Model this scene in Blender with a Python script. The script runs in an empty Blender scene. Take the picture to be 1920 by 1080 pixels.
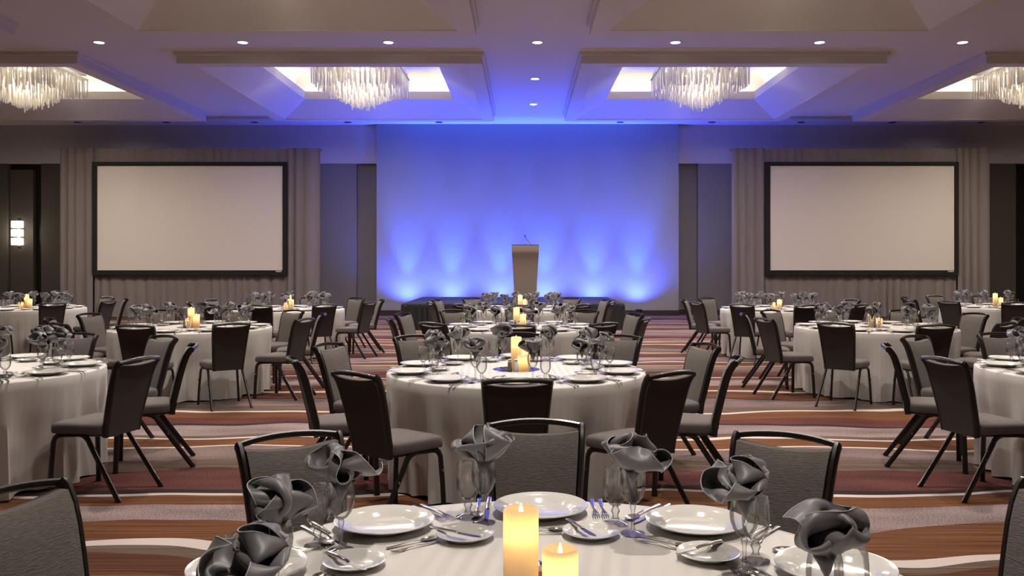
import bpy, math, random
import numpy as np
from math import sin, cos, pi, radians as R_, sqrt
from mathutils import Vector, Matrix

# ------------------------------------------------------------------ camera
F, CX, HY, H = 1620.0, 981.0, 494.0, 1.52      # focal length (px), vanishing point, eye height
scene = bpy.context.scene
col = scene.collection
cam_d = bpy.data.cameras.new('camera')
cam_d.sensor_width = 36.0
cam_d.lens = F / 1920 * 36
cam_d.shift_x = -(CX - 960) / 1920
cam_d.shift_y = -(540 - HY) / 1920
cam_d.clip_start = 0.05
cam = bpy.data.objects.new('camera', cam_d)
cam.location = (0, 0, H); cam.rotation_euler = (pi / 2, 0, 0)
col.objects.link(cam); scene.camera = cam

# ------------------------------------------------------------------ world, light levels, exposure
w = bpy.data.worlds.new('world'); scene.world = w; w.use_nodes = True
w.node_tree.nodes['Background'].inputs[0].default_value = (.02, .02, .022, 1)
vs = scene.view_settings
vs.view_transform = 'Standard'; vs.look = 'None'; vs.gamma = 1.0; vs.use_curve_mapping = False
vs.exposure = 0.30
P_DOWN = 430.0          # each lit downlight
P_CHAND = 150.0         # each chandelier
E_COVE = 9.0            # cove strips
P_BLUE, P_BLUEW = 1600.0, 640.0   # stage up-lights: beam and spill
cy = scene.cycles
cy.use_denoising = True
cy.max_bounces = 7; cy.diffuse_bounces = 4; cy.glossy_bounces = 3
cy.transmission_bounces = 4; cy.transparent_max_bounces = 14
cy.caustics_reflective = False; cy.caustics_refractive = False
cy.sample_clamp_indirect = 3.0; cy.sample_clamp_direct = 30.0
cy.blur_glossy = 0.6

rnd = random.Random(7)

def px(x, y, z):
    return (CX + x / y * F, HY - (z - H) / y * F)
def at(u, v_depth):
    return (u - CX) * v_depth / F
def in_view(pts, m=0):
    us = [px(*p) for p in pts if p[1] > .15]
    if not us: return False
    return (max(u[0] for u in us) > -m and min(u[0] for u in us) < 1920 + m and
            max(u[1] for u in us) > -m and min(u[1] for u in us) < 1080 + m)

# ------------------------------------------------------------------ materials
def mat(name, color, rough=.6, metal=0., **kw):
    m = bpy.data.materials.new(name); m.use_nodes = True
    b = m.node_tree.nodes['Principled BSDF']
    b.inputs['Base Color'].default_value = (*color, 1)
    b.inputs['Roughness'].default_value = rough
    b.inputs['Metallic'].default_value = metal
    if 'spec' in kw: b.inputs['Specular IOR Level'].default_value = kw['spec']
    if 'sheen' in kw: b.inputs['Sheen Weight'].default_value = kw['sheen']
    if 'coat' in kw: b.inputs['Coat Weight'].default_value = kw['coat']
    if 'emit' in kw:
        b.inputs['Emission Color'].default_value = (*kw.get('ecol', color), 1)
        b.inputs['Emission Strength'].default_value = kw['emit']
    return m
def nt(m): return m.node_tree, m.node_tree.nodes['Principled BSDF']
def node(t, typ, **props):
    n = t.nodes.new(typ)
    for k, v in props.items(): setattr(n, k, v)
    return n
def mixc(t, fac, a, b, blend='MIX'):
    n = node(t, 'ShaderNodeMix', data_type='RGBA', blend_type=blend)
    for s, v in ((0, fac), (6, a), (7, b)):
        if isinstance(v, (int, float)): n.inputs[s].default_value = v
        elif isinstance(v, tuple): n.inputs[s].default_value = (*v, 1)
        else: t.links.new(v, n.inputs[s])
    return n.outputs[2]
def noise_on(m, scale=(8, 8, 8), amt=.25, detail=3, bump=0., bdist=.002, dark=None, coords='Object', thr=None):
    """fine colour variation / weave relief in object space"""
    t, b = nt(m)
    tc = node(t, 'ShaderNodeTexCoord'); mp = node(t, 'ShaderNodeMapping')
    mp.inputs['Scale'].default_value = scale
    t.links.new(tc.outputs[coords], mp.inputs[0])
    n = node(t, 'ShaderNodeTexNoise'); n.inputs['Scale'].default_value = 1.; n.inputs['Detail'].default_value = detail
    t.links.new(mp.outputs[0], n.inputs['Vector'])
    fac = n.outputs['Fac']
    if thr:
        mr = node(t, 'ShaderNodeMapRange'); mr.inputs[1].default_value = thr[0]; mr.inputs[2].default_value = thr[1]
        t.links.new(fac, mr.inputs[0]); fac = mr.outputs[0]
    c = tuple(b.inputs['Base Color'].default_value)[:3]
    d = dark or tuple(x * (1 - amt) for x in c)
    t.links.new(mixc(t, fac, d, tuple(min(1, x * (1 + amt)) for x in c)), b.inputs['Base Color'])
    if bump:
        bp = node(t, 'ShaderNodeBump'); bp.inputs['Strength'].default_value = bump; bp.inputs['Distance'].default_value = bdist
        t.links.new(fac, bp.inputs['Height']); t.links.new(bp.outputs[0], b.inputs['Normal'])
    return m

M = {}
M['ceil'] = mat('ceiling_paint', (.66, .62, .60), .85)
M['mould'] = mat('moulding_paint', (.66, .61, .57), .8)
M['cove'] = mat('cove_paint', (.86, .84, .80), .8)
M['bulk'] = mat('bulkhead_paint', (.56, .53, .52), .85)
M['panel'] = noise_on(mat('fabric_wall_panel', (.29, .28, .285), .9), (6, 6, 160), .10)
M['wallgrey'] = noise_on(mat('grey_wall_covering', (.20, .185, .18), .85), (40, 40, 4), .08)
M['wallbrown'] = noise_on(mat('brown_wall_covering', (.085, .07, .058), .8), (40, 40, 3), .12)
M['black'] = mat('black_lacquer', (.006, .006, .006), .45)
M['base'] = mat('dark_baseboard', (.03, .02, .02), .5)
M['trim'] = mat('white_trim', (.7, .7, .68), .5)
M['lens'] = mat('lamp_lens', (1, .95, .88), .5, emit=14., ecol=(1, .93, .82))
M['lensoff'] = mat('unlit_lamp', (.03, .03, .035), .4)
M['strip'] = mat('cove_strip', (1, .95, .86), .5, emit=E_COVE, ecol=(1, .90, .76))
M['bulb'] = mat('halogen_bulb', (1, 1, 1), .3, emit=10., ecol=(1, .90, .74))
M['sconce'] = mat('lit_glass_cube', (1, 1, 1), .3, emit=3.2, ecol=(1, .93, .78))
M['chrome'] = mat('chrome', (.75, .74, .72), .18, 1.)
M['steel'] = mat('cutlery_steel', (.62, .60, .58), .16, 1.)
M['bronze'] = mat('dark_bronze_tube', (.014, .011, .010), .36, .1, coat=.1)
M['seat'] = noise_on(mat('seat_fabric', (.110, .091, .089), .85, sheen=.12), (260, 260, 260), .28, 2, .35, .0008)
M['backfront'] = noise_on(mat('ribbed_back_fabric', (.118, .103, .096), .85, sheen=.08), (50, 280, 280), .6, 3, 1., .003)
M['backrear'] = noise_on(mat('dark_back_fabric', (.030, .022, .020), .8, sheen=.05), (180, 180, 180), .4, 2, .3, .0008)
M['china'] = mat('white_china', (.70, .69, .655), .12, coat=.4)
M['napkin'] = noise_on(mat('grey_satin_napkin', (.150, .145, .158), .42, sheen=.15), (500, 500, 500), .08)
M['hem'] = mat('napkin_hem', (.42, .41, .43), .5)
M['drape'] = noise_on(mat('taupe_drape', (.24, .205, .195), .9, sheen=.1), (60, 60, 8), .05)
M['screen'] = mat('screen_fabric', (.80, .735, .66), .9)
M['sframe'] = mat('screen_frame_velvet', (.008, .008, .008), .8)
M['mark'] = mat('white_print', (.7, .7, .7), .6)
M['stage'] = noise_on(mat('stage_carpet', (.010, .010, .012), .7), (90, 90, 90), .2)
M['skirt'] = mat('black_stage_skirt', (.008, .008, .009), .75, sheen=.1)
M['edge'] = mat('aluminium_edge', (.16, .15, .15), .4, .8)
M['mirror'] = mat('mirror_glass', (.86, .86, .88), .02, 1.)
M['rubber'] = mat('black_plastic', (.012, .012, .012), .5)
M['salt'] = mat('shaker_glass_salt', (.75, .74, .72), .15, coat=.5)
M['pepper'] = mat('shaker_glass_pepper', (.16, .13, .10), .15, coat=.5)

def glass_mat(name, tint=.975, base=.085, fac=.7):
    m = bpy.data.materials.new(name); m.use_nodes = True
    t = m.node_tree; t.nodes.clear()
    o = node(t, 'ShaderNodeOutputMaterial'); mx = node(t, 'ShaderNodeMixShader')
    tr = node(t, 'ShaderNodeBsdfTransparent'); gl = node(t, 'ShaderNodeBsdfGlossy')
    gl.inputs['Roughness'].default_value = .03
    lw = node(t, 'ShaderNodeLayerWeight'); lw.inputs['Blend'].default_value = .28
    t.links.new(mixc(t, lw.outputs['Facing'], (tint, tint, tint), (.76, .76, .77)), tr.inputs[0])
    ma = node(t, 'ShaderNodeMath', operation='MULTIPLY_ADD'); ma.inputs[1].default_value = fac; ma.inputs[2].default_value = base
    t.links.new(lw.outputs['Fresnel'], ma.inputs[0]); t.links.new(ma.outputs[0], mx.inputs[0])
    t.links.new(tr.outputs[0], mx.inputs[1]); t.links.new(gl.outputs[0], mx.inputs[2]); t.links.new(mx.outputs[0], o.inputs[0])
    return m
M['glass'] = glass_mat('clear_stemware_glass')
def rod_mat():
    m = bpy.data.materials.new('chandelier_glass'); m.use_nodes = True
    t = m.node_tree; t.nodes.clear()
    o = node(t, 'ShaderNodeOutputMaterial'); a = node(t, 'ShaderNodeMixShader'); b = node(t, 'ShaderNodeMixShader'); c = node(t, 'ShaderNodeMixShader')
    tr = node(t, 'ShaderNodeBsdfTransparent'); tr.inputs[0].default_value = (.95, .94, .91, 1)
    gl = node(t, 'ShaderNodeBsdfGlossy'); gl.inputs['Roughness'].default_value = .08
    tl = node(t, 'ShaderNodeBsdfTranslucent'); tl.inputs[0].default_value = (.9, .87, .8, 1)
    df = node(t, 'ShaderNodeBsdfDiffuse'); df.inputs[0].default_value = (.85, .82, .76, 1)
    c.inputs[0].default_value = .5
    t.links.new(tl.outputs[0], c.inputs[1]); t.links.new(df.outputs[0], c.inputs[2])
    a.inputs[0].default_value = .22; t.links.new(c.outputs[0], a.inputs[1]); t.links.new(gl.outputs[0], a.inputs[2])
    b.inputs[0].default_value = .66; t.links.new(tr.outputs[0], b.inputs[1]); t.links.new(a.outputs[0], b.inputs[2])
    t.links.new(b.outputs[0], o.inputs[0])
    return m
M['rod'] = rod_mat()
def wax_mat():
    m = bpy.data.materials.new('ivory_wax'); m.use_nodes = True
    t = m.node_tree; t.nodes.clear()
    o = node(t, 'ShaderNodeOutputMaterial'); a = node(t, 'ShaderNodeMixShader'); a.inputs[0].default_value = .5
    tl = node(t, 'ShaderNodeBsdfTranslucent'); tl.inputs[0].default_value = (.95, .82, .62, 1)
    df = node(t, 'ShaderNodeBsdfDiffuse'); df.inputs[0].default_value = (.80, .73, .56, 1)
    t.links.new(df.outputs[0], a.inputs[1]); t.links.new(tl.outputs[0], a.inputs[2]); t.links.new(a.outputs[0], o.inputs[0])
    return m
M['wax'] = wax_mat()
def cloth_mat():
    m = mat('striped_white_damask', (.74, .71, .68), .55, sheen=.15)
    t, b = nt(m)
    tc = node(t, 'ShaderNodeTexCoord'); sp = node(t, 'ShaderNodeSeparateXYZ'); t.links.new(tc.outputs['UV'], sp.inputs[0])
    mu = node(t, 'ShaderNodeMath', operation='MULTIPLY'); mu.inputs[1].default_value = 2 * pi / .05; t.links.new(sp.outputs[0], mu.inputs[0])
    si = node(t, 'ShaderNodeMath', operation='SINE'); t.links.new(mu.outputs[0], si.inputs[0])
    mr = node(t, 'ShaderNodeMapRange'); mr.inputs[1].default_value = -.25; mr.inputs[2].default_value = .25; t.links.new(si.outputs[0], mr.inputs[0])
    t.links.new(mixc(t, mr.outputs[0], (.655, .63, .605), (.632, .607, .582)), b.inputs['Base Color'])
    r2 = node(t, 'ShaderNodeMapRange'); r2.inputs[3].default_value = .65; r2.inputs[4].default_value = .42; t.links.new(mr.outputs[0], r2.inputs[0])
    t.links.new(r2.outputs[0], b.inputs['Roughness'])
    return m
M['cloth'] = cloth_mat()
def brushed():
    m = mat('brushed_steel', (.70, .61, .50), .42, .9)
    return noise_on(m, (4, 4, 260), .22, 2)
M['brushed'] = brushed()

# carpet: wavy bands that run across the room, repeated every 5.82 m
def carpet_mat():
    m = mat('banded_carpet', (.2, .1, .08), .95, spec=.1)
    t, b = nt(m)
    tc = node(t, 'ShaderNodeTexCoord'); sp = node(t, 'ShaderNodeSeparateXYZ'); t.links.new(tc.outputs['Object'], sp.inputs[0])
    def nz(sx, sy, det, off=0):
        mp = node(t, 'ShaderNodeMapping'); mp.inputs['Scale'].default_value = (sx, sy, 1); mp.inputs['Location'].default_value = (off, off * .7, 0)
        t.links.new(tc.outputs['Object'], mp.inputs[0])
        n = node(t, 'ShaderNodeTexNoise', noise_dimensions='2D'); n.inputs['Scale'].default_value = 1; n.inputs['Detail'].default_value = det
        t.links.new(mp.outputs[0], n.inputs['Vector']); return n.outputs['Fac']
    def mth(op, a, bb, c=None):
        n = node(t, 'ShaderNodeMath', operation=op)
        for i, v in enumerate((a, bb, c)):
            if v is None: continue
            if isinstance(v, (int, float)): n.inputs[i].default_value = v
            else: t.links.new(v, n.inputs[i])
        return n.outputs[0]
    wave = mth('MULTIPLY_ADD', mth('SUBTRACT', nz(.75, .9, 0, 3.1), .5), .42, sp.outputs[1])
    wave = mth('MULTIPLY_ADD', mth('SUBTRACT', nz(1.9, 2.2, 0, 9.7), .5), .10, wave)
    ph = mth('FRACT', mth('DIVIDE', mth('SUBTRACT', wave, 4.47 - 58.2), 5.82), 0)
    O, Li, Ma, Mv, Dk, W, Br, Pu = (.125, .053, .024), (.215, .163, .163), (.085, .030, .027), (.150, .108, .106), (.030, .020, .019), (.52, .45, .43), (.112, .078, .062), (.090, .066, .085)
    bands = [(4.47, W, 0), (4.56, O, 1), (4.98, Li, .5), (5.39, O, 1), (5.69, W, 0), (5.75, Dk, .6), (5.86, Ma, .5), (6.36, Br, 1), (6.62, Mv, .5), (7.02, W, 0), (7.08, O, 1),
             (7.44, W, 0), (7.51, Br, 1), (7.64, Li, .5), (8.13, Dk, .6), (8.18, Ma, .5), (8.46, O, 1), (8.85, W, 0), (8.93, Br, 1), (9.2, Mv, .5), (9.66, Dk, .6), (9.71, O, 1), (9.98, (.085, .034, .020), 1), (10.19, Br, 1)]
    rc = node(t, 'ShaderNodeValToRGB'); rc.color_ramp.interpolation = 'CONSTANT'
    rs = node(t, 'ShaderNodeValToRGB'); rs.color_ramp.interpolation = 'CONSTANT'
    for ramp, k in ((rc, 1), (rs, 2)):
        el = ramp.color_ramp.elements
        for i, bd in enumerate(bands):
            pos = (bd[0] - 4.47) / 5.82
            e = el[0] if i == 0 else (el[1] if i == 1 else el.new(pos))
            e.position = pos
            e.color = (*bd[1], 1) if k == 1 else (bd[2],) * 3 + (1,)
        t.links.new(ph, ramp.inputs[0])
    streak = nz(.8, 55, 2, 1.3); speck = nz(90, 90, 1, 4.4); soft = nz(1.4, 4, 1, 6.)
    is_streak = mth('GREATER_THAN', rs.outputs[0], .8)
    is_speck = mth('MULTIPLY', mth('GREATER_THAN', rs.outputs[0], .2), mth('LESS_THAN', rs.outputs[0], .8))
    s1 = mth('MULTIPLY_ADD', mth('SUBTRACT', streak, .5), 1.9, 1.)
    s2 = mth('MULTIPLY_ADD', mth('SUBTRACT', speck, .5), 1.6, mth('MULTIPLY_ADD', mth('SUBTRACT', soft, .5), .9, 1.))
    k = mth('MULTIPLY_ADD', mth('SUBTRACT', s1, 1.), is_streak, 1.)
    k = mth('MULTIPLY_ADD', mth('SUBTRACT', s2, 1.), is_speck, k)
    vm = node(t, 'ShaderNodeVectorMath', operation='SCALE'); t.links.new(rc.outputs[0], vm.inputs[0]); t.links.new(k, vm.inputs['Scale'])
    t.links.new(vm.outputs[0], b.inputs['Base Color'])
    bp = node(t, 'ShaderNodeBump'); bp.inputs['Strength'].default_value = .3; bp.inputs['Distance'].default_value = .004
    t.links.new(speck, bp.inputs['Height']); t.links.new(bp.outputs[0], b.inputs['Normal'])
    return m
M['carpet'] = carpet_mat()

# ------------------------------------------------------------------ mesh helpers
class MB:
    def __init__(s): s.v, s.f, s.uv = [], [], None
    def box(s, x0, x1, y0, y1, z0, z1):
        b = len(s.v)
        s.v += [(x, y, z) for z in (z0, z1) for y in (y0, y1) for x in (x0, x1)]
        s.f += [tuple(b + i for i in q) for q in ((0, 2, 3, 1), (4, 5, 7, 6), (0, 1, 5, 4), (2, 6, 7, 3), (0, 4, 6, 2), (1, 3, 7, 5))]
        return s
    def quad(s, *p):
        b = len(s.v); s.v += list(p); s.f.append(tuple(range(b, b + len(p)))); return s
    def rings(s, rings, closed=True, cap0=True, cap1=True):
        """loft through rings of equal point count"""
        b = len(s.v); n = len(rings[0])
        for r in rings: s.v += [tuple(p) for p in r]
        m = n if closed else n - 1
        for i in range(len(rings) - 1):
            for j in range(m):
                k = (j + 1) % n
                s.f.append((b + i * n + j, b + i * n + k, b + (i + 1) * n + k, b + (i + 1) * n + j))
        if cap0: s.f.append(tuple(b + j for j in range(n))[::-1])
        if cap1: s.f.append(tuple(b + (len(rings) - 1) * n + j for j in range(n)))
        return s
    def lathe(s, prof, n=24, c=(0, 0), cap0=True, cap1=True, ph=0.):
        return s.rings([[(c[0] + r * cos(2 * pi * j / n + ph), c[1] + r * sin(2 * pi * j / n + ph), z) for j in range(n)] for r, z in prof], True, cap0, cap1)
    def sweep(s, pts, a, b2=None, n=8, up=(0, 0, 1), cap=True):
        """tube of half-widths a (sideways) and b2 (towards `up`) along pts; a may be a list"""
        pts = [Vector(p) for p in pts]; rr = []
        for i, p in enumerate(pts):
            d = (pts[min(i + 1, len(pts) - 1)] - pts[max(i - 1, 0)]).normalized()
            u = Vector(up); sd = d.cross(u)
            if sd.length < 1e-4: sd = d.cross(Vector((1, 0, 0)))
            sd.normalize(); uu = sd.cross(d).normalized()
            aa = a[i] if isinstance(a, (list, tuple)) else a
            bb = (b2[i] if isinstance(b2, (list, tuple)) else b2) if b2 is not None else aa
            rr.append([p + sd * (aa * cos(2 * pi * (j + .5) / n)) + uu * (bb * sin(2 * pi * (j + .5) / n)) for j in range(n)])
        return s.rings(rr, True, cap, cap)
    def mesh(s, name, m, smooth=True, sharp=40):
        me = bpy.data.meshes.new(name); me.from_pydata(s.v, [], s.f); me.materials.append(m)
        if s.uv:
            l = me.uv_layers.new(name='UVMap')
            for lp in me.loops: l.data[lp.index].uv = s.uv[lp.vertex_index]
        if smooth:
            me.shade_smooth()
            try: me.set_sharp_from_angle(angle=R_(sharp))
            except Exception: pass
        me.update(); return me
    def obj(s, name, m, parent=None, smooth=True, sharp=40):
        return link(name, s.mesh(name, m, smooth, sharp), parent)
def link(name, data, parent=None, loc=None, rz=0):
    o = bpy.data.objects.new(name, data); col.objects.link(o)
    if parent: o.parent = parent
    if loc: o.location = loc
    if rz: o.rotation_euler = (0, 0, rz)
    return o
def tag(o, label, cat, group=None):
    o['label'] = label; o['category'] = cat
    if group: o['group'] = group
    return o
def struct(o, label=None):
    o['kind'] = 'structure'
    if label: o['label'] = label
    return o
def copy_tree(o, parent=None):
    c = o.copy(); col.objects.link(c)
    if parent: c.parent = parent
    for ch in list(KIDS.get(o.name, [])): copy_tree(ch, c)
    return c
KIDS = {}
def kid(p, c): KIDS.setdefault(p.name, []).append(c); return c
def bx(*a): return MB().box(*a)

# ------------------------------------------------------------------ room shell
XC = .165                                  # room centre line
XW0, XW1, YB, YF = XC - 16.3, XC + 16.3, -3.0, 25.54
ZC, ZF, ZO, ZL, ZU = 5.576, 5.357, 5.76, 5.96, 6.42
fl = MB().quad((XW0, YB, 0), (XW1, YB, 0), (XW1, YF, 0), (XW0, YF, 0)).obj('floor', M['carpet'], smooth=False)
struct(fl, 'banded carpet in rust, maroon, lilac and white waves')
wl = struct(bx(XW0 - .2, XW0, YB, YF, 0, ZC).obj('wall_left', M['wallbrown'], smooth=False), 'brown side wall on the left')
wr = struct(bx(XW1, XW1 + .2, YB, YF, 0, ZC).obj('wall_right', M['wallbrown'], smooth=False), 'brown side wall on the right')
struct(bx(XW0, XW1, YB - .2, YB, 0, ZC).obj('wall_rear', M['wallgrey'], smooth=False), 'grey wall behind the viewer')
wf = struct(bx(XW0, XW1, YF, YF + .2, 0, ZC).obj('wall_far', M['wallgrey'], smooth=False), 'grey panelled far wall behind the stage')
YP = 25.32                                  # face of the wall panels and bulkhead
ZB = 4.45
bx(XW0, XW1, YP, YF - .002, ZB, ZC).obj('bulkhead', M['bulk'], wf, False)
FX0, FX1 = at(706, 25.13), at(1272.5, 25.13)
fp = bx(FX0, FX1, 25.13, YF - .002, .14, ZC - .004).obj('feature_panel', M['panel'], wf, False)
fp['label'] = 'pale woven feature panel washed with blue light'
def wpanel(u0, u1, m): return bx(at(u0, YP), at(u1, YP), YP + .004, YF - .002, .14, ZB - .002).obj('wall_panel', M[m], wf, False)
wpanel(560, 668, 'wallgrey'); wpanel(1309, 1420, 'wallgrey')
wpanel(77, 560, 'wallbrown'); wpanel(1420, 1905, 'wallbrown'); wpanel(-60, 13, 'wallbrown')
# black-lined recess holding the sconce panel, and its twin on the right
bx(at(13, YP), at(77, YP), YF - .03, YF - .004, .14, ZB).obj('recess_lining', M['black'], wf, False)
bx(at(17, YP), at(60, YP), YP + .06, YF - .032, .14, at(981, 1) + 1.52 + (494 - 318) * YP / F).obj('wall_panel', M['wallbrown'], wf, False)
bx(at(1905, YP), at(1975, YP), YF - .03, YF - .004, .14, ZB).obj('recess_lining', M['black'], wf, False)
def base(name, x0, x1, y): struct(bx(x0, x1, y - .02, y, 0, .16).obj(name, M['base'], smooth=False), 'dark baseboard along the foot of the far wall')
base('baseboard_far', FX0 - .01, FX1 + .01, 25.13)
base('baseboard_far', at(668, YP), FX0 - .011, YF); base('baseboard_far', FX1 + .011, at(1309, YP), YF)
base('baseboard_far', XW0 + .01, at(668, YP) - .001, YP + .004); base('baseboard_far', at(1309, YP) + .001, XW1 - .01, YP + .004)

# ceiling with coffers
COLX = [XC - 11.65, XC - 3.885, XC + 3.885, XC + 11.65]
ROWY = [2.40, 11.17, 19.95]
HWX, HWY = 2.93, 3.373
cm = MB()
xs = [XW0] + [v for c in COLX for v in (c - HWX, c + HWX)] + [XW1]
ys = [YB] + [v for c in ROWY for v in (c - HWY, c + HWY)] + [YF]
for i in range(len(xs) - 1):
    for j in range(len(ys) - 1):
        if i % 2 and j % 2: continue
        cm.quad((xs[i], ys[j], ZC), (xs[i], ys[j + 1], ZC), (xs[i + 1], ys[j + 1], ZC), (xs[i + 1], ys[j], ZC))
ceil = struct(cm.obj('ceiling', M['ceil'], smooth=False), 'off-white coffered ballroom ceiling')
def rect(hx, hy, z): return [(-hx, -hy, z), (hx, -hy, z), (hx, hy, z), (-hx, hy, z)]
FW, SI = .30, .722
ix, iy = HWX - FW, HWY - FW
ox, oy = ix - SI, iy - SI
fr = MB().rings([rect(HWX + .002, HWY + .002, ZC + .02), rect(HWX + .045, HWY + .045, ZC), rect(HWX + .045, HWY + .045, ZC - .062),
                 rect(HWX, HWY, ZC - .068), rect(HWX, HWY, ZF), rect(ix, iy, ZF), rect(ix, iy, ZF + .02)], True, False, False).mesh('coffer_frame', M['mould'], False)
sl = MB().rings([rect(ix, iy, ZF + .012), rect(ox, oy, ZO)], True, False, False).mesh('coffer_slope', M['ceil'], False)
lp = MB().rings([rect(ox, oy, ZO), rect(ox, oy, ZL), rect(ox + .05, oy + .05, ZL), rect(ox + .05, oy + .05, ZO + .12), rect(ox + .42, oy + .42, ZO + .12)], True, False, False).mesh('coffer_lip', M['mould'], False)
cr = []
for k in range(7):
    a = k / 6 * pi / 2
    cr.append(rect(ox + .42 - .5 * (1 - cos(a)), oy + .42 - .5 * (1 - cos(a)), ZO + .12 + (ZU - ZO - .12) * sin(a)))
cv = MB().rings(cr, True, False, True).mesh('coffer_cove', M['cove'], True)
st = []
for sx, sy, hx, hy in ((0, 1, ox, .03), (0, -1, ox, .03), (1, 0, .03, oy), (-1, 0, .03, oy)):
    st.append(bx(sx * (ox + .16) - hx, sx * (ox + .16) + hx, sy * (oy + .16) - hy, sy * (oy + .16) + hy, ZO + .125, ZO + .15).mesh('cove_light', M['strip'], False))
for c in COLX:
    for r in ROWY:
        for nm, me in (('coffer_frame', fr), ('coffer_slope', sl), ('coffer_lip', lp), ('coffer_cove', cv)):
            link(nm, me, ceil, (c, r, 0))
        if r > 5:
            for me in st: link('cove_light', me, ceil, (c, r, 0))
# slot diffusers across the gaps between the far coffers
for g in (-1, 1):
    xm = XC + g * 7.77; yd = 4.056 * F / (HY - 218)
    s = struct(bx(xm - .86, xm + .86, yd - .06, yd + .06, ZC - .018, ZC).obj('trim_%d' % (1 if g < 0 else 2), M['mould'], smooth=False), 'linear air slot in the ceiling')
    bx(xm - .83, xm + .83, yd - .02, yd + .02, ZC - .021, ZC - .017).obj('air_slot', M['rubber'], s, False)

# ------------------------------------------------------------------ downlights
ring = MB().lathe([(.085, -.002), (.088, -.012), (.112, -.012), (.118, -.001)], 28, cap0=False, cap1=False).mesh('trim_ring', M['trim'])
ring_d = MB().lathe([(.085, -.002), (.088, -.010), (.105, -.010), (.11, -.001)], 20, cap0=False, cap1=False).mesh('trim_ring', M['lensoff'])
lens = MB().lathe([(.0005, -.006), (.086, -.006)], 28, cap0=False, cap1=False).mesh('lens', M['lens'])
lens_off = MB().lathe([(.0005, -.004), (.086, -.004)], 20, cap0=False, cap1=False).mesh('lens', M['lensoff'])
spot_d = bpy.data.lights.new('downlight_beam', 'SPOT')
spot_d.energy = P_DOWN; spot_d.spot_size = R_(100); spot_d.spot_blend = .9; spot_d.shadow_soft_size = .09; spot_d.color = (1, .90, .80)
def downlight(x, y, label, seen=True):
    if seen:
        t = tag(link('ceiling_downlight', None, None, (x, y, ZC)), label, 'downlight', 'lit recessed downlights in the ceiling')
        link('trim_ring', ring, t); link('lens', lens, t); link('beam', spot_d, t, (0, 0, -.03))
    else:
        link('downlight_ring', ring, ceil, (x, y, ZC)); link('downlight_lens', lens, ceil, (x, y, ZC)); link('downlight_beam', spot_d, ceil, (x, y, ZC - .03))
DX = [-7.77, -5.14, -2.47, .26, 2.79, 5.43, 8.05]
words = ['leftmost lit downlight of the front ceiling row', 'second lit downlight from the left in the front ceiling row', 'lit downlight above the left chandelier coffer, front row',
         'lit downlight of the front row on the centre line', 'lit downlight above the right chandelier coffer, front row', 'second lit downlight from the right in the front ceiling row', 'rightmost lit downlight of the front ceiling row']
for x, wd in zip(DX, words): downlight(x, 15.83, wd)
downlight(.26, 18.95, 'middle downlight of the centre line between the chandeliers')
downlight(.26, 21.98, 'downlight of the centre line nearest the blue wall')
for x in [-13.0, -10.4, 10.7, 13.3]: downlight(x, 15.83, '', False)
for y in (13.0, 10.0, 4.0, 1.0): downlight(.26, y, '', False)
for x in DX: downlight(x, 6.8, '', False)
yo = 4.056 * F / 265
for u, wd in ((145, 'over the left end of the far wall'), (312, 'over the left screen'), (477, 'over the right part of the left screen'), (652, 'over the niche left of the blue panel'), (823, 'over the left part of the blue panel'),
              (1163, 'over the right part of the blue panel'), (1335, 'over the niche right of the blue panel'), (1502, 'over the left part of the right screen'), (1673, 'over the right screen'), (1840, 'over the right end of the far wall')):
    t = tag(link('unlit_downlight', None, None, (at(u, yo), yo, ZC)), 'dark unlit downlight ' + wd, 'downlight', 'unlit downlights along the far wall')
    link('trim_ring', ring_d, t); link('lens', lens_off, t)
# small spots in the upper ceiling of the two middle coffers
for c, sx, wd in ((COLX[1], 1.12, 'left'), (COLX[2], -1.1, 'right')):
    t = tag(link('coffer_spot', None, None, (c + sx, ROWY[2] + 1.25, ZU)), 'small round spot inside the lit %s coffer beside its chandelier' % wd, 'downlight')
    link('trim_ring', ring_d, t); link('lens', lens, t)

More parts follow.
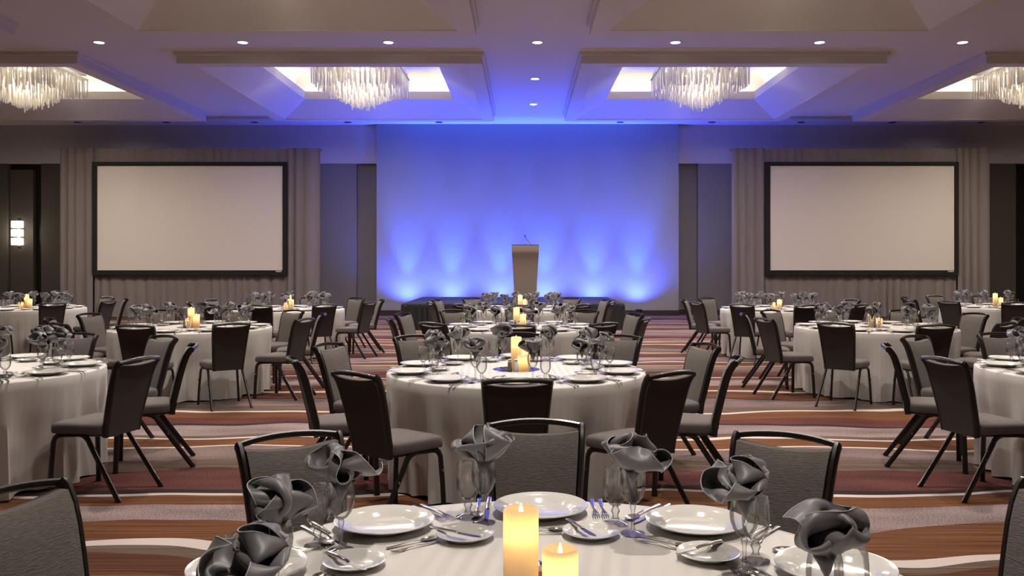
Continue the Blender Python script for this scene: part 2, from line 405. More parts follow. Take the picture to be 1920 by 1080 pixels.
# ------------------------------------------------------------------ chandeliers
rod_me = []
for q in range(3):
    L = (.44, .40, .47)[q]; m_ = MB()
    m_.lathe([(.004, .010), (.016, 0), (.018, -.02), (.018, -L + .02), (.012, -L)], 7, ph=q)
    rod_me.append(m_.mesh('glass_rod', M['rod'], True, 25))
bulb_me = MB().lathe([(.004, .03), (.014, .02), (.022, 0), (.016, -.018), (.004, -.024)], 10).mesh('bulb', M['bulb'])
ch_d = bpy.data.lights.new('chandelier_glow', 'AREA'); ch_d.shape = 'SQUARE'; ch_d.size = 1.5; ch_d.energy = P_CHAND; ch_d.color = (1, .88, .74)
in_d = bpy.data.lights.new('chandelier_core', 'POINT'); in_d.energy = 120; in_d.shadow_soft_size = .3; in_d.color = (1, .88, .72)
def chandelier(c, r, label, seed):
    g = random.Random(seed)
    t = tag(link('chandelier', None, None, (c, r, 5.95)), label, 'chandelier', 'square glass rod chandeliers in the ceiling coffers')
    f = MB()
    for i in range(15): f.box(-.98, .98, -.93 + i * .1329 - .008, -.93 + i * .1329 + .008, -.012, .012)
    for sx in (-1, 1): f.box(sx * .95 - .015, sx * .95 + .015, -.95, .95, .012, .035)
    f.obj('hanging_frame', M['chrome'], t, False)
    bx(-.93, .93, -.93, .93, .10, .14).obj('ceiling_plate', M['trim'], t, False)
    for sx in (-1, 1):
        for sy in (-1, 1): MB().lathe([(.012, .035), (.012, ZU - 5.95)], 8, (sx * .7, sy * .7)).obj('stem', M['chrome'], t)
    for i in range(17):
        for j in range(17):
            ki, kj = min(i, 16 - i), min(j, 16 - j)
            k = (min(ki, kj) + .19 * abs(ki - kj)) * .87
            bot = -.34 - min(k, 6.5) / 6.5 * .56 + g.uniform(-.035, .035)
            top = min(-.02, bot + .44)
            o = link('glass_rod', rod_me[g.randrange(3)], t, ((i - 8) * .1163 + g.uniform(-.02, .02), (j - 8) * .1163 + g.uniform(-.02, .02), top))
            o.rotation_euler = (g.uniform(-.03, .03), g.uniform(-.03, .03), g.uniform(0, 3))
    for i in range(4):
        for j in range(4): link('bulb', bulb_me, t, ((i - 1.5) * .53, (j - 1.5) * .53, -.045))
    link('glow', ch_d, t, (0, 0, -1.02)); link('core', in_d, t, (0, 0, -.22))
for c, wd, sd in zip(COLX, ('at the left edge of the picture', 'in the coffer left of the centre', 'in the coffer right of the centre', 'at the right edge of the picture'), (1, 2, 3, 4)):
    chandelier(c, ROWY[2], 'square tiered chandelier of hanging glass rods ' + wd, sd)
for c, wd, sd in zip(COLX[1:3], ('left', 'right'), (5, 6)):
    chandelier(c, ROWY[1], 'glass rod chandelier in the nearer %s coffer, just above the picture' % wd, sd)

# ------------------------------------------------------------------ blue up-lights behind the stage
ub = bpy.data.lights.new('blue_beam', 'SPOT'); ub.energy = P_BLUE; ub.color = (.035, .12, 1.); ub.spot_size = R_(40); ub.spot_blend = 1.; ub.shadow_soft_size = .05
uw = bpy.data.lights.new('blue_spill', 'SPOT'); uw.energy = P_BLUEW; uw.color = (.05, .10, 1.); uw.spot_size = R_(150); uw.spot_blend = 1.; uw.shadow_soft_size = .08
UX = [-3.36, -2.08, -.66, .62, 2.04, 3.30]
for i, x in enumerate(UX):
    t = tag(link('stage_uplight', None, None, (x, 24.68, 0)), 'black floor up-light at the foot of the blue wall, number %s from the left' % ('one', 'two', 'three', 'four', 'five', 'six')[i], 'uplight', 'blue floor up-lights behind the stage')
    MB().lathe([(.07, .05), (.095, .06), (.10, .16), (.10, .21), (.085, .21), (.085, .17)], 16).obj('housing', M['rubber'], t)
    MB().lathe([(.001, .172), (.084, .172)], 16, cap0=False, cap1=False).obj('lens', mat('blue_led_lens_%d' % i, (.2, .3, 1), .3, emit=4., ecol=(.15, .3, 1)), t)
    bx(-.11, .11, -.05, .05, 0, .05).obj('bracket', M['rubber'], t, False)
    b = link('beam', ub, t, (0, 0, .23)); b.rotation_euler = (pi - R_(6.5), 0, 0)
    s = link('spill', uw, t, (0, 0, .23)); s.rotation_euler = (pi + R_(2), 0, 0)

# ------------------------------------------------------------------ stage and lectern
SX0, SX1, SY0, SY1, SZ = -2.78, 2.31, 19.7, 23.8, .60
stg = tag(link('stage', None, None, (0, 0, 0)), 'low black stage with draped skirt before the blue wall', 'stage')
for i in range(3):
    for j in range(2):
        w_, d_ = (SX1 - SX0) / 3, (SY1 - SY0) / 2
        bx(SX0 + i * w_ + .006, SX0 + (i + 1) * w_ - .006, SY0 + j * d_ + .006, SY0 + (j + 1) * d_ - .006, SZ - .05, SZ).obj('deck_panel', M['stage'], stg, False)
bx(SX0, SX1, SY0, SY1, SZ - .06, SZ - .008).obj('deck_edge', M['edge'], stg, False)
def pleat_wall(pts, z0, z1, amp, pitch, seed, flare=.0, out=1):
    """pleated cloth along a plan polyline"""
    g = random.Random(seed); m_ = MB(); path = []
    for a, b in zip(pts, pts[1:]):
        a, b = Vector(a), Vector(b); n = max(2, int((b - a).length / (pitch / 7)))
        for i in range(n): path.append((a.lerp(b, i / n), (b - a).normalized()))
    path.append((Vector(pts[-1]), path[-1][1]))
    ph, acc = [], 0.
    for i in range(len(path)):
        acc += 2 * pi / 7 * (1 + .35 * sin(i * .113 + seed) + .2 * sin(i * .291)); ph.append(acc)
    rr = []
    for k in range(6):
        t = k / 5; row = []
        for i, (p, d) in enumerate(path):
            nrm = Vector((d.y, -d.x)) * out
            f = (abs(sin(ph[i] / 2)) ** .7 - .5) * amp * (.55 + .45 * t) * (1 + .4 * sin(i * .05 + seed)) + flare * t
            q = p + nrm * f
            row.append((q.x, q.y, z1 + (z0 - z1) * t))
        rr.append(row)
    return m_.rings(rr, False, False, False)
pleat_wall([(SX0, SY1), (SX0, SY0), (SX1, SY0), (SX1, SY1)], .01, SZ - .03, .05, .16, 3, .06).obj('skirt', M['skirt'], stg, True, 80)

LY = 21.4; LX = at(985, LY)
lec = tag(link('lectern', None, None, (LX, LY, SZ)), 'tapered brushed steel lectern standing on the stage', 'lectern')
def lect_rings(off):
    rr = []
    for t, y in ((0, .06), (.10, .055), (.25, .035), (.45, .0), (.62, -.035), (.74, -.075), (.82, -.12), (.86, -.15), (.90, -.165), (1, -.165)):
        hw = .268 + .065 * min(1, t / .9); z = 1.37 * t
        rr.append([(-hw, y + off, z), (hw, y + off, z), (hw, .30, z), (-hw, .30, z)])
    return rr
MB().rings(lect_rings(0)).obj('body', M['brushed'], lec, True, 30)
bx(-.34, .34, -.17, .32, 1.37, 1.385).obj('reading_top', M['edge'], lec, False)
bx(-.30, .30, -.02, .34, 0, .03).obj('base_plate', M['edge'], lec, False)
mic = MB().sweep([(.13, -.05, 1.38), (.11, -.05, 1.44), (.06, -.05, 1.48), (.02, -.06, 1.53), (0, -.07, 1.58)], .006, n=6).obj('gooseneck_microphone', M['rubber'], lec)
MB().sweep([(0, -.07, 1.575), (-.012, -.075, 1.60), (-.02, -.08, 1.625)], [.010, .014, .010], n=8).obj('microphone_head', M['rubber'], mic)

# ------------------------------------------------------------------ screens with drapery
YD = 24.3
def sx_(u): return at(u, YD)
def sz_(v): return H + (HY - v) * YD / F
def screen(side, u0, u1, s0, s1, word):
    t = tag(link('drape_surround', None), 'taupe pleated drapery framing the %s projection screen' % word, 'drapes', 'drapery around the projection screens')
    zt = sz_(278)
    for a, b, sd in ((u0, s0 - .5, 1), (s1 + .5, u1, 2)):
        pleat_wall([(sx_(a), YD - .05), (sx_(b), YD - .05)], .02, zt, .13, .30, sd + side * 5).obj('side_drape', M['drape'], t, True, 80)
    pleat_wall([(sx_(s0), YD + .0), (sx_(s1), YD + .0)], sz_(307), zt - .01, .06, .28, 11 + side).obj('valance', M['drape'], t, True, 80)
    pleat_wall([(sx_(s0), YD + .02), (sx_(s1), YD + .02)], .02, sz_(515), .10, .26, 21 + side).obj('skirt_drape', M['drape'], t, True, 80)
    bx(sx_(u0), sx_(u1), YD + .10, YD + .14, zt - .06, zt - .02).obj('pipe', M['edge'], t, False)
    p = tag(link('projection_screen', None, None, (0, 0, 0)), 'blank projection screen with wide black frame, %s of the stage' % word, 'screen', 'projection screens flanking the stage')
    f = MB(); yf0, yf1 = YD - .145, YD - .062
    i0, i1, zi0, zi1 = sx_(s0 + 9), sx_(s1 - 7.5), sz_(506.7), sz_(311.7)
    o0, o1, zo0, zo1 = sx_(s0), sx_(s1), sz_(516), sz_(304.5)
    f.box(o0, o1, yf0, yf1, zi1, zo1).box(o0, o1, yf0, yf1, zo0, zi0).box(o0, i0, yf0, yf1, zi0, zi1).box(i1, o1, yf0, yf1, zi0, zi1)
    f.obj('frame', M['sframe'], p, False)
    bx(i0, i1, YD - .105, YD - .075, zi0, zi1).obj('screen_surface', M['screen'], p, False)
    m_ = MB()
    zc = (zo0 + zi0) / 2 + .04
    for a, wd in ((0, .035), (.05, .05), (.105, .012), (.125, .03)): m_.box(i1 - .19 + a, i1 - .19 + a + wd, yf0 - .004, yf0 + .01, zc - .018, zc + .018)
    m_.obj('maker_mark', M['mark'], p, False)
screen(0, 115, 601, 177, 540, 'left')
screen(1, 1371, 1853, 1432.5, 1793, 'right')

# ------------------------------------------------------------------ wall sconce
scx, scy = at(37, YP + .06), YP + .055
sc = tag(link('wall_sconce', None, None, (scx, scy, H + (HY - 437) * YP / F)), 'lit wall sconce of three stacked glass cubes on dark panel', 'sconce')
bx(-.05, .05, -.02, .0, -.42, .42).obj('back_plate', M['chrome'], sc, False)
for k in (-1, 0, 1): bx(-.13, .13, -.20, -.03, k * .25 - .10, k * .25 + .10).obj('glass_cube', M['sconce'], sc, False)
for k in (-1, 1): bx(-.14, .14, -.21, -.02, k * .125 - .012, k * .125 + .012).obj('bracket', M['chrome'], sc, False)
sl_d = bpy.data.lights.new('sconce_glow', 'POINT'); sl_d.energy = 14; sl_d.shadow_soft_size = .12; sl_d.color = (1, .9, .74)
link('glow', sl_d, sc, (0, -.32, 0))

# ------------------------------------------------------------------ banquet chair
def chair_meshes():
    P = {}
    prof = [(-.192, .395), (-.200, .47), (-.226, .58), (-.252, .69), (-.275, .775), (-.295, .83), (-.318, .868)]
    def hw(z): return .150 + (z - .40) / .47 * .036
    # padded front and dark rear shell of the back
    def slab(y0, y1, inset, dip):
        rr = []
        for k, (y, z) in enumerate(prof):
            h = hw(z) - inset; zz = [0] * 9
            row = []
            n = 9
            for j in range(n):                      # front edge, slightly domed
                u = -1 + 2 * j / (n - 1)
                dz = -dip * (1 - u * u) if k == len(prof) - 1 else (-dip * .4 * (1 - u * u) if k == len(prof) - 2 else 0)
                row.append((u * h, y + y1 + .010 * (1 - abs(u) ** 3) * (1 if y1 > .01 else 0), z + dz))
            for j in range(n):
                u = 1 - 2 * j / (n - 1)
                dz = -dip * (1 - u * u) if k == len(prof) - 1 else (-dip * .4 * (1 - u * u) if k == len(prof) - 2 else 0)
                row.append((u * h, y + y0, z + dz))
            rr.append(row)
        return MB().rings(rr)
    P['backrest'] = slab(.0, .030, .018, .014).mesh('backrest', M['backfront'], True, 45)
    P['back_panel'] = slab(-.016, .001, .012, .016).mesh('back_panel', M['backrear'], True, 45)
    post = [(y, z) for y, z in prof] + [(-.336, .880)]
    for s, nm in ((-1, 'post_l'), (1, 'post_r')):
        pts = [(s * (hw(z) - .004), y + .004, z) for y, z in post]
        P[nm] = MB().sweep(pts, .0150, .024, 8, up=(0, 1, .25)).mesh('back_post', M['bronze'], True, 50)
    bar = []
    for j in range(13):
        u = -1 + 2 * j / 12
        bar.append((u * .186, -.334 - .030 * (1 - u * u), .880 + .016 * (1 - u * u)))
    P['handle'] = MB().sweep(bar, .0095, .0150, 8, up=(0, .6, .8)).mesh('handle_bar', M['bronze'], True, 50)
    # seat cushion: rounded trapezoid
    def outline(sc, n=40):
        o = []
        for j in range(n):
            a = 2 * pi * j / n; c, s = cos(a), sin(a); e = .38
            u = math.copysign(abs(c) ** e, c); v = math.copysign(abs(s) ** e, s)
            h = .178 + (v + 1) / 2 * .044
            o.append((u * h * sc, .010 + v * .213 * sc))
        return o
    rr = []
    for sc, z in ((.93, .412), (.985, .417), (1., .430), (1., .458), (.985, .472), (.94, .481), (.80, .488), (.45, .492)):
        rr.append([(x, y, z - (.012 * max(0, (y - .12) / .1) ** 2 if y > .12 else 0)) for x, y in outline(sc)])
    P['seat'] = MB().rings(rr).mesh('seat', M['seat'], True, 50)
    P['seat_frame'] = MB().rings([[(x, y, z) for x, y in outline(sc)] for sc, z in ((.84, .396), (.90, .400), (.92, .4135))]).mesh('seat_frame', M['bronze'], True, 50)
    for s in (-1, 1):
        fl_ = [(s * .180, .03, .405), (s * .184, .10, .405), (s * .187, .140, .400), (s * .190, .165, .383), (s * .193, .178, .355), (s * .205, .183, .20), (s * .216, .188, .0)]
        rl = [(s * .180, .03, .405), (s * .176, -.02, .405), (s * .176, -.052, .400), (s * .177, -.080, .380), (s * .179, -.098, .350), (s * .190, -.215, .18), (s * .202, -.340, .0)]
        for pts, nm in ((fl_, 'leg_f'), (rl, 'leg_b')):
            m_ = MB().sweep(pts, .0125, .0185, 8, up=(0, 1, .02))
            a, b = Vector(pts[-2]), Vector(pts[-1])
            q = a.lerp(b, .93); m_.sweep([q, b], .0142, .0205, 8, up=(0, 1, .02))                 # foot glide
            q = Vector(pts[4]).lerp(a, .55); m_.sweep([q + Vector((s * .006, 0, .008)), q + Vector((s * .016, 0, -.004))], .007, n=6)   # stacking bumper
            P[nm + ('l' if s < 0 else 'r')] = m_.mesh('leg', M['bronze'], True, 50)
    return P
CH = chair_meshes()
CH_PARTS = (('seat', 'seat'), ('seat_frame', 'seat_frame'), ('backrest', 'backrest'), ('back_panel', 'back_panel'), ('back_post', 'post_l'), ('back_post', 'post_r'),
            ('handle_bar', 'handle'), ('leg', 'leg_fl'), ('leg', 'leg_fr'), ('leg', 'leg_bl'), ('leg', 'leg_br'))
def chair(x, y, rz, label, group):
    t = tag(link('banquet_chair', None, None, (x, y, 0), rz), label, 'chair', group)
    for nm, k in CH_PARTS: link(nm, CH[k], t)
    return t

# ------------------------------------------------------------------ table-top things
RT, ZT = .915, .76
def cloth_mesh(seed, n=168):
    g = random.Random(seed); m_ = MB()
    fr_ = [(2 * g.randint(4, 5), g.uniform(0, 6), .7), (2 * g.randint(7, 8), g.uniform(0, 6), 1.), (2 * g.randint(11, 13), g.uniform(0, 6), .6), (4, g.uniform(0, 6), .4)]
    def fold(a):
        return sum(w_ * (1 - 2 * abs(sin((k * a + p) / 2 + .35 * sin(2 * a + p))) ** .75) for k, p, w_ in fr_) / 1.7
    rings, uv = [], []
    tops = [(.02, ZT), (.3, ZT), (.6, ZT), (RT - .03, ZT), (RT - .006, ZT - .002), (RT + .002, ZT - .012)]
    for r, z in tops:
        rings.append([(r * cos(2 * pi * j / n), r * sin(2 * pi * j / n), z) for j in range(n)])
        uv += [(p[0], p[1]) for p in rings[-1]]
    NS = 12
    for k in range(1, NS + 1):
        t = k / NS; z = (ZT - .012) * (1 - t) + .006 * t; row = []
        for j in range(n):
            a = 2 * pi * j / n
            r = RT + .004 + .022 * t + (.012 + .060 * t ** .6) * (fold(a) - .3) * min(1, t * 2.2) ** 1.3
            a2 = a + .010 * t * sin(11 * a + seed)
            zz = z if k < NS else .006 + .012 * abs(fold(a))
            row.append((r * cos(a2), r * sin(a2), zz)); uv.append((a * RT if True else 0, t))
        rings.append(row)
    m_.rings(rings, True, True, False); m_.uv = uv
    return m_.mesh('tablecloth', M['cloth'], True, 60)
plate_me = MB().lathe([(.0005, .006), (.082, .006), (.090, .008), (.098, .016), (.138, .026), (.1425, .0265), (.1435, .0245), (.139, .0225), (.10, .011), (.088, .001), (.0005, .0008)], 48, cap0=False, cap1=False).mesh('dinner_plate', M['china'], True, 50)
bread_me = MB().lathe([(.0005, .005), (.044, .005), (.050, .007), (.056, .013), (.077, .019), (.0805, .0192), (.0812, .0175), (.078, .0155), (.058, .009), (.050, .001), (.0005, .0008)], 40, cap0=False, cap1=False).mesh('bread_plate', M['china'], True, 50)
# stemware: napkin goblet (long stem) and water goblet (short foot)
def goblet(foot, stem, bowl, n=24):
    F_ = MB().lathe(foot, n, cap1=False).mesh('foot', M['glass'], True, 60)
    S_ = MB().lathe(stem, 10, cap0=False, cap1=False).mesh('stem', M['glass'], True, 60)
    B_ = MB().lathe(bowl, n, cap0=False, cap1=False).mesh('bowl', M['glass'], True, 70)
    A_ = MB(); A_.lathe(foot, 14, cap1=False); A_.lathe(stem, 6, cap0=False, cap1=False); A_.lathe(bowl, 14, cap0=False, cap1=False)
    return {'foot': F_, 'stem': S_, 'bowl': B_, 'all': A_.mesh('glass', M['glass'], True, 60)}
WINE = goblet([(.034, .0005), (.034, .002), (.022, .004), (.008, .009)], [(.008, .009), (.005, .02), (.0048, .058), (.007, .068), (.0085, .076), (.007, .082)],
              [(.001, .084), (.007, .082), (.016, .088), (.027, .102), (.0345, .122), (.0365, .140), (.0355, .160), (.032, .180), (.0313, .1803)])
WATER = goblet([(.036, .0005), (.036, .003), (.026, .007), (.013, .014)], [(.013, .014), (.008, .024), (.010, .032), (.0135, .038), (.009, .046), (.008, .052)],
               [(.001, .054), (.009, .052), (.018, .058), (.028, .070), (.034, .088), (.0355, .110), (.034, .140), (.0315, .165), (.0308, .1653)])
def napkin_sim(seed, N=32, side=.31, steps=130):
    """a square napkin gathered at its middle, pushed into a glass of 27 mm radius; its hem springs open above the rim"""
    r = np.random.RandomState(seed); L = side / (N - 1)
    gx, gy = np.meshgrid(np.arange(N), np.arange(N), indexing='ij')
    off = r.uniform(-.02, .02, 2)
    u = (gx * L - side / 2 + off[0]).ravel(); v = (gy * L - side / 2 + off[1]).ravel()
    rho = np.hypot(u, v); phi = np.arctan2(v, u); IN = .058
    s = np.maximum(0, rho - IN)
    nl = r.randint(6, 9); wob = sum(a * np.cos(k * phi + r.uniform(0, 6.3)) for k, a in ((nl, 1.), (nl + 3, .6), (3, .5), (2, .4)))
    rad = np.minimum(.022, .42 * rho) + s * .70 * (1 + .25 * wob * np.minimum(1, s / .03))
    a2 = phi + .12 * np.sin(nl * phi + 1.3) * np.minimum(1, s / .03)
    z = np.where(rho < IN, -.060 + .060 * np.minimum(1, rho / IN), s * .55 + .25 * s * np.cos(5 * phi + r.uniform(0, 6)))
    p = np.stack([rad * np.cos(a2), rad * np.sin(a2), z], 1) + r.normal(0, .0006, (N * N, 3))
    idx = np.arange(N * N).reshape(N, N); C = []
    def add(a, b, rest, k):
        a, b = a.ravel(), b.ravel()
        C.append((a, b, rest, k))
    for ax in (0, 1):
        I = idx if ax == 0 else idx.T
        for par in (0, 1):
            m = np.arange(par, N - 1, 2); add(I[m], I[m + 1], L, .9)
        for par in range(4):
            m = np.array([q for q in range(N - 2) if q % 4 in ((par,) if True else ())]); add(I[m], I[m + 2], 2 * L, .25)
        for par in range(8):
            m = np.arange(par, N - 4, 8)
            if len(m): add(I[m], I[m + 4], 4 * L, .08)
    for par in (0, 1):
        m = np.arange(par, N - 1, 2)
        for q in (0, 1):
            n = np.arange(q, N - 1, 2); A, B = np.meshgrid(m, n, indexing='ij')
            add(idx[A, B], idx[A + 1, B + 1], L * 2 ** .5, .35); add(idx[A + 1, B], idx[A, B + 1], L * 2 ** .5, .35)
    fix = rho < IN; p0 = p.copy(); q = p.copy()
    near = np.hypot(gx.ravel()[:, None] - gx.ravel()[None], gy.ravel()[:, None] - gy.ravel()[None]) < 2.5
    for t in range(steps):
        vel = (p - q) * .93; q = p.copy(); p = p + vel; p[:, 2] -= .00006
        for it in range(6):
            for a, b, rest, k in C:
                d = p[b] - p[a]; l = np.sqrt((d * d).sum(1)) + 1e-9
                c = d * (.5 * k * (l - rest) / l)[:, None]
                p[a] += c; p[b] -= c
            p[fix] = p0[fix]
            h = np.hypot(p[:, 0], p[:, 1]) + 1e-9          # stay inside the glass below the rim, outside it when drooping
            lim = np.where(p[:, 2] < .004, np.where(h < .05, .026, 9.), 9.)
            f = np.minimum(1, lim / h); p[:, 0] *= f; p[:, 1] *= f
            R = np.sqrt((h / .094) ** 2 + ((p[:, 2] - .030) / .060) ** 2); g = np.where((R > 1) & ~fix, 1 - .5 * (1 - 1 / R), 1.)   # hands cup it to a ball
            p[:, 0] *= g; p[:, 1] *= g; p[:, 2] = .030 + (p[:, 2] - .030) * g
            lo = (~fix) & (p[:, 2] < .003) & (h > .026); p[lo, 2] = .003
        if t % 10 == 9:
            D = p[:, None, :] - p[None]; d2 = (D * D).sum(2); T = .0055
            i, j = np.nonzero((d2 < T * T) & ~near)
            if len(i):
                l = np.sqrt(d2[i, j]) + 1e-9; c = D[i, j] * (.25 * (T - l) / l)[:, None]
                np.add.at(p, i, c); p[fix] = p0[fix]
    return p, N
def napkin_meshes(seed):
    p, N = napkin_sim(seed)
    k = np.clip((p[:, 2:] - .002) / .022, 0, 1); p = p * (1 + k * np.array([[.15, .15, .12]]))
    G = p.reshape(N, N, 3)
    for ax in (0, 1):                                        # cubic refinement of the simulated sheet
        G = np.moveaxis(G, ax, 0); n = G.shape[0]
        E = np.concatenate([2 * G[:1] - G[1:2], G, 2 * G[-1:] - G[-2:-1]])
        mid = (-E[:-3] + 9 * E[1:-2] + 9 * E[2:-1] - E[3:]) / 16
        O = np.zeros((2 * n - 1,) + G.shape[1:]); O[0::2] = G; O[1::2] = mid
        G = np.moveaxis(O, 0, ax)
    n = G.shape[0]; body, hem = MB(), MB()
    body.v = [tuple(map(float, q)) for q in G.reshape(-1, 3)]
    body.f = [(i * n + j, (i + 1) * n + j, (i + 1) * n + j + 1, i * n + j + 1) for i in range(n - 1) for j in range(n - 1)]
    edge = [G[i, 0] for i in range(n - 1)] + [G[n - 1, j] for j in range(n - 1)] + [G[n - 1 - i, n - 1] for i in range(n - 1)] + [G[0, n - 1 - j] for j in range(n)]
    hem.sweep([tuple(map(float, q)) for q in edge], .0012, n=4, cap=False)
    return body.mesh('napkin', M['napkin'], True, 85), hem.mesh('hem', M['hem'], True, 85)
NAPS = [napkin_meshes(s) for s in (3, 4, 6, 7, 8, 12)]
def flat(outline, z0, z1):
    return MB().rings([[(x, y, z0) for x, y in outline], [(x, y, z1) for x, y in outline]])
def spoon_mesh(sc=1.):
    m_ = MB(); pts = [(0, -.10, .004), (0, -.06, .005), (0, 0, .008), (0, .03, .007), (0, .045, .004)]
    m_.sweep(pts, [.0075, .006, .0035, .003, .005], [.0016, .0016, .0018, .0018, .0016], 8)
    rr = []
    for s in (1., .75, .4, .05): rr.append([(.0205 * s * cos(2 * pi * j / 16), .072 + .031 * s * sin(2 * pi * j / 16), .0062 - .0045 * (1 - s * s)) for j in range(16)])
    m_.rings(rr, True, False, True); m_.v = [tuple(q * sc for q in p) for p in m_.v]; return m_.mesh('spoon', M['steel'], True, 60)
def fork_mesh(sc=1.):
    m_ = MB(); pts = [(0, -.10, .003), (0, -.06, .004), (0, 0, .008), (0, .03, .007), (0, .045, .005), (0, .058, .004)]
    m_.sweep(pts, [.0075, .006, .0035, .003, .008, .0118], [.0016, .0016, .0018, .0018, .0014, .0012], 8)
    for k in range(4):
        x = (k - 1.5) * .0064; m_.sweep([(x, .056, .004), (x, .08, .0035), (x, .100, .007)], [.0019, .0018, .0010], [.001, .001, .0008], 5)
    m_.v = [tuple(q * sc for q in p) for p in m_.v]
    return m_.mesh('fork', M['steel'], True, 60)
def knife_mesh(L=1.):
    m_ = MB()
    m_.sweep([(0, -.115 * L, .005), (0, -.08 * L, .0055), (0, 0, .005), (0, .008, .004)], [.0075, .008, .006, .005], [.004, .0042, .0035, .002], 8)
    o = [(-.006, .006), (.0055, .006), (.009, .05 * L), (.009, .09 * L), (.004, .112 * L), (-.003, .118 * L), (-.006, .10 * L)]
    m_.rings([[(x, y, z) for x, y in o] for z in (.0025, .0042)])
    return m_.mesh('knife', M['steel'], True, 50)
SPOON, FORK, KNIFE, BUTTER = spoon_mesh(), fork_mesh(), knife_mesh(), knife_mesh(.72)
SPOON_S, FORK_S = spoon_mesh(.75), fork_mesh(.75)

def candle_mesh(h, r=.038):
    m_ = MB(); n = 32
    m_.lathe([(r, 0), (r, h - .006), (r - .003, h - .001), (r - .006, h), (r - .010, h - .002), (r - .012, h - .008), (r - .013, h - .018), (.001, h - .020)], n, cap0=False, cap1=False)
    return m_.mesh('wax_body', M['wax'], True, 60)
CAND = {9: candle_mesh(.230), 6: candle_mesh(.155), 4: candle_mesh(.105)}
CZ = {9: .180, 6: .115, 4: .070}
CPOW = {9: .22, 6: .24, 4: .18}
CL = {}
for k in CZ:
    d = bpy.data.lights.new('candle_glow', 'POINT'); d.energy = CPOW[k]; d.shadow_soft_size = .012; d.color = (1, .56, .20); CL[k] = d
wick_me = MB().lathe([(.001, .0), (.004, .004), (.005, .012), (.003, .022), (.0005, .028)], 8).mesh('led_flame', mat('led_flame', (1, .7, .3), .4, emit=6., ecol=(1, .62, .22)))
mirror_me = MB().lathe([(.001, .004), (.168, .004), (.170, .003), (.170, 0)], 48, cap0=False, cap1=False).mesh('mirror_disc', M['mirror'], True, 30)
sh_me = {k: MB().lathe([(.0165, 0), (.017, .004), (.0145, .05), (.0115, .066)], 10).mesh('jar', M[k], True, 40) for k in ('salt', 'pepper')}
cap_me = MB().lathe([(.0118, .066), (.0122, .070), (.0115, .080), (.006, .085)], 12).mesh('cap', M['steel'], True, 40)

SEATW = {0: 'front', 36: 'front-right', 72: 'right-front', 108: 'right-rear', 144: 'rear-right', 180: 'rear', -144: 'rear-left', -108: 'left-rear', -72: 'left-front', -36: 'front-left'}
ANG = [0, 36, 72, 108, 144, 180, -144, -108, -72, -36]
TABLES = [  # key, x, y, phase of the seats, phrase, chair angles left out
    ('fg', .05, 1.87, 0, 'foreground table'), ('c2', -.05, 6.18, 0, 'second centre table'), ('c3', -.05, 10.3, 0, 'third centre table'), ('c4', -.03, 14.4, 0, 'stage-side centre table'),
    ('l1', -3.98, 6.15, 0, 'near left-edge table'), ('l2', -3.93, 10.25, 0, 'middle left table'), ('l3', -3.91, 14.4, 0, 'far left-centre table'), ('l4', -8.42, 14.65, 8, 'far left corner table'),
    ('r1', 4.24, 6.15, 0, 'near right-edge table'), ('r2', 4.19, 10.3, 0, 'middle right table'), ('r3', 4.22, 14.4, 0, 'far right-centre table'), ('r4', 8.34, 15.2, -20, 'far right corner table')]
CANDLES = {  # offsets from the table centre: (dx, dy, size)
    'fg': [(-.055, -.01, 9), (.028, -.045, 6)], 'c2': [(.0, .015, 9), (.062, .035, 6), (.045, -.05, 4)], 'c3': [(-.03, .02, 9), (.05, -.02, 6)], 'c4': [(-.02, .02, 9), (.06, 0, 6)],
    'l2': [(-.02, .03, 9), (-.03, -.055, 4), (.06, -.02, 6)], 'l3': [(.0, .03, 9), (.055, -.02, 6), (-.03, -.05, 4)], 'l4': [(-.02, .03, 9), (-.07, -.04, 4), (.065, -.02, 6)],
    'r2': [(-.03, .02, 9), (.04, -.03, 4)], 'r3': [(.05, .0, 6), (-.05, -.03, 4)], 'r4': [(-.02, .03, 9), (.05, -.02, 6)], 'l1': [(0, .02, 9), (.07, -.02, 6)], 'r1': [(0, .02, 9), (.07, -.02, 6)]}
CW = {9: 'tall', 6: 'medium', 4: 'short'}
RC = {}   # chair radius exceptions
FGG = {180: ((.165, .095), (.215, .040)), 144: ((.12, .15), (.205, .10)), -144: ((.185, .105), (.222, .035)), 108: ((.10, .2), (.15, .135)), 72: ((.03, .185), (.13, .13))}
def box_pts(x, y, r, z0, z1): return [(x + a * r, y + b * r, z) for a in (-1, 1) for b in (-1, 1) for z in (z0, z1)]
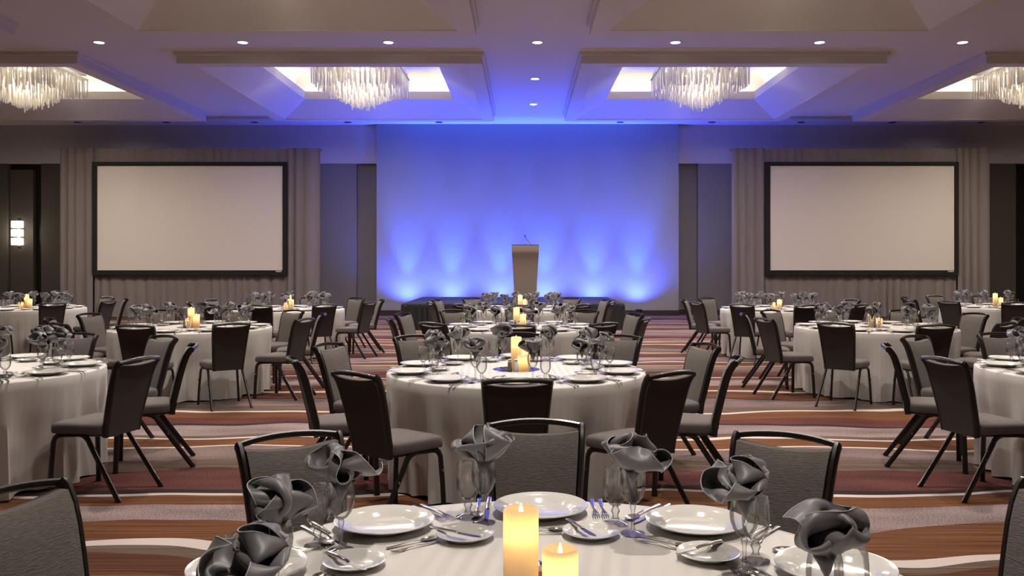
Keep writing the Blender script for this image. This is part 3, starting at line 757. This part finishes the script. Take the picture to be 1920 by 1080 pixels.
for ti, (key, tx, ty, phase, phrase) in enumerate(TABLES):
    g = random.Random(100 + ti)
    tc_ = tag(link('tablecloth', cloth_mesh(40 + ti), None, (tx, ty, 0), g.uniform(-.2, .2)), 'white floor-length striped cloth on the ' + phrase, 'tablecloth', 'white cloths on the round banquet tables')
    near = ty < 12 ; cut = ty < 12
    # centrepiece
    if in_view(box_pts(tx, ty, .17, ZT, ZT + .01)):
        tag(link('mirror_disc', mirror_me, None, (tx, ty, ZT + .0005)), 'round mirror under the candles of the ' + phrase, 'mirror', 'round centrepiece mirrors')
    for dx, dy, k in CANDLES[key]:
        if not in_view(box_pts(tx + dx, ty + dy, .04, ZT, ZT + .25)): continue
        t = tag(link('pillar_candle', None, None, (tx + dx, ty + dy, ZT + .0045)), '%s ivory pillar candle glowing on the %s' % (CW[k], phrase), 'candle', 'glowing pillar candles')
        link('wax_body', CAND[k], t); link('led_flame', wick_me, t, (0, 0, {9: .212, 6: .137, 4: .087}[k])); link('glow', CL[k], t, (0, 0, CZ[k]))
    if ty < 12:
        for dx, dy, k, wd in ((-.045, -.115, 'pepper', 'pepper shaker with dark contents'), (.0, -.125, 'salt', 'salt shaker with white contents')):
            if key == 'fg': dx, dy = dx + .03, dy + .19
            if not in_view(box_pts(tx + dx, ty + dy, .01, ZT, ZT + .085)): continue
            t = tag(link('shaker', None, None, (tx + dx, ty + dy, ZT + .0045)), '%s before the candles of the %s' % (wd, phrase), 'shaker', 'salt and pepper shakers')
            link('jar', sh_me[k], t); link('cap', cap_me, t)
    for a0 in ANG:
        if key == 'fg' and abs(a0) < 40: continue
        wd = SEATW[a0]; a = R_(a0 + phase); of = Vector((sin(a), -cos(a))); fw = -of; rt = Vector((fw.y, -fw.x)); c = Vector((tx, ty))
        rz = math.atan2(fw.y, fw.x) - pi / 2
        # chair
        rc = 1.53 + g.uniform(-.012, .025) + RC.get((key, a0), 0)
        p = c + of * (rc - .33)
        j = g.uniform(-.06, .06)
        skip = (key, a0) in (('l1', 36), ('r1', -36))
        if not skip and in_view(box_pts(p.x, p.y, .2, .1, .85), -4) and ty - rc * cos(a) > .6:
            vis = 'seen from behind' if abs(a0) < 60 else ('seen side-on' if abs(a0) < 120 else 'with its grey front showing')
            chair(p.x, p.y, rz + j, 'banquet chair %s, %s place, %s' % (vis, wd, phrase), 'banquet chairs around the round tables')
        # place setting
        def put(name, me, u, v, z, rot, what, cat, grp, r_=.03, h_=.02, kids=()):
            q = c + of * .755 + rt * u + fw * v
            if not in_view(box_pts(q.x, q.y, r_, z, z + h_), -2): return None
            o = tag(link(name, me, None, (q.x, q.y, z), rz + rot), '%s, %s place, %s' % (what, wd, phrase), cat, grp)
            for nm, m2 in kids: link(nm, m2, o)
            return o
        e = lambda s=.008: g.uniform(-s, s)
        put('dinner_plate', plate_me, e(), e(), ZT + .001, 0, 'white dinner plate', 'plate', 'dinner plates', .14)
        bu, bv = -.137 + e(.006), .215 + e(.006)
        put('bread_plate', bread_me, bu, bv, ZT + .001, 0, 'small white bread plate', 'plate', 'bread plates', .08)
        if cut:
            put('butter_knife', BUTTER, bu + .028, bv - .005, ZT + .0185, R_(g.choice((-28, -20, 24))), 'butter knife on the bread plate', 'knife', 'butter knives', .02)
            put('fork', FORK, -.166 + e(.003), -.045, ZT + .001, 0, 'dinner fork beside the plate', 'fork', 'dinner forks')
            put('dinner_knife', KNIFE, .158 + e(.003), -.042, ZT + .001, 0, 'dinner knife beside the plate', 'knife', 'dinner knives')
        if ty < 8:
            put('salad_fork', FORK, -.194 + e(.003), -.045, ZT + .001, 0, 'salad fork outside the dinner fork', 'fork', 'salad forks')
            put('teaspoon', SPOON, .191 + e(.003), -.048, ZT + .001, 0, 'spoon outside the dinner knife', 'spoon', 'spoons')
            put('dessert_spoon', SPOON_S, .01, .168, ZT + .001, pi / 2 + e(.04), 'dessert spoon above the plate', 'spoon', 'dessert spoons', .09)
            put('dessert_fork', FORK_S, .015, .203, ZT + .001, -pi / 2 + e(.04), 'dessert fork above the plate', 'fork', 'dessert forks', .09)
        g1 = (.115 + e(.005), .155 + e(.005)); g2 = (.192 + e(.005), .113 + e(.005))
        if key == 'fg' and a0 in FGG: g1, g2 = FGG[a0]
        parts = lambda S: (None, [(k, S[k]) for k in ('foot', 'stem', 'bowl')]) if near else (S['all'], ())
        me, kd = parts(WINE); put('wine_goblet', me, *g1, ZT + .0005, e(1), 'stemmed goblet holding a grey napkin', 'glass', 'goblets holding napkins', .035, .18, kd)
        me, kd = parts(WATER); put('water_goblet', me, *g2, ZT + .0005, e(1), 'empty short-stemmed water goblet', 'glass', 'empty water goblets', .035, .16, kd)
        nb, nh = NAPS[g.randrange(len(NAPS))]
        o = put('napkin', nb, *g1, ZT + .184, g.uniform(0, 6), 'grey napkin fanned in the goblet', 'napkin', 'fanned grey napkins', .06, .1, (('hem', nh),))
        if o:
            o.rotation_euler[0] = e(.07); o.rotation_euler[1] = e(.07)
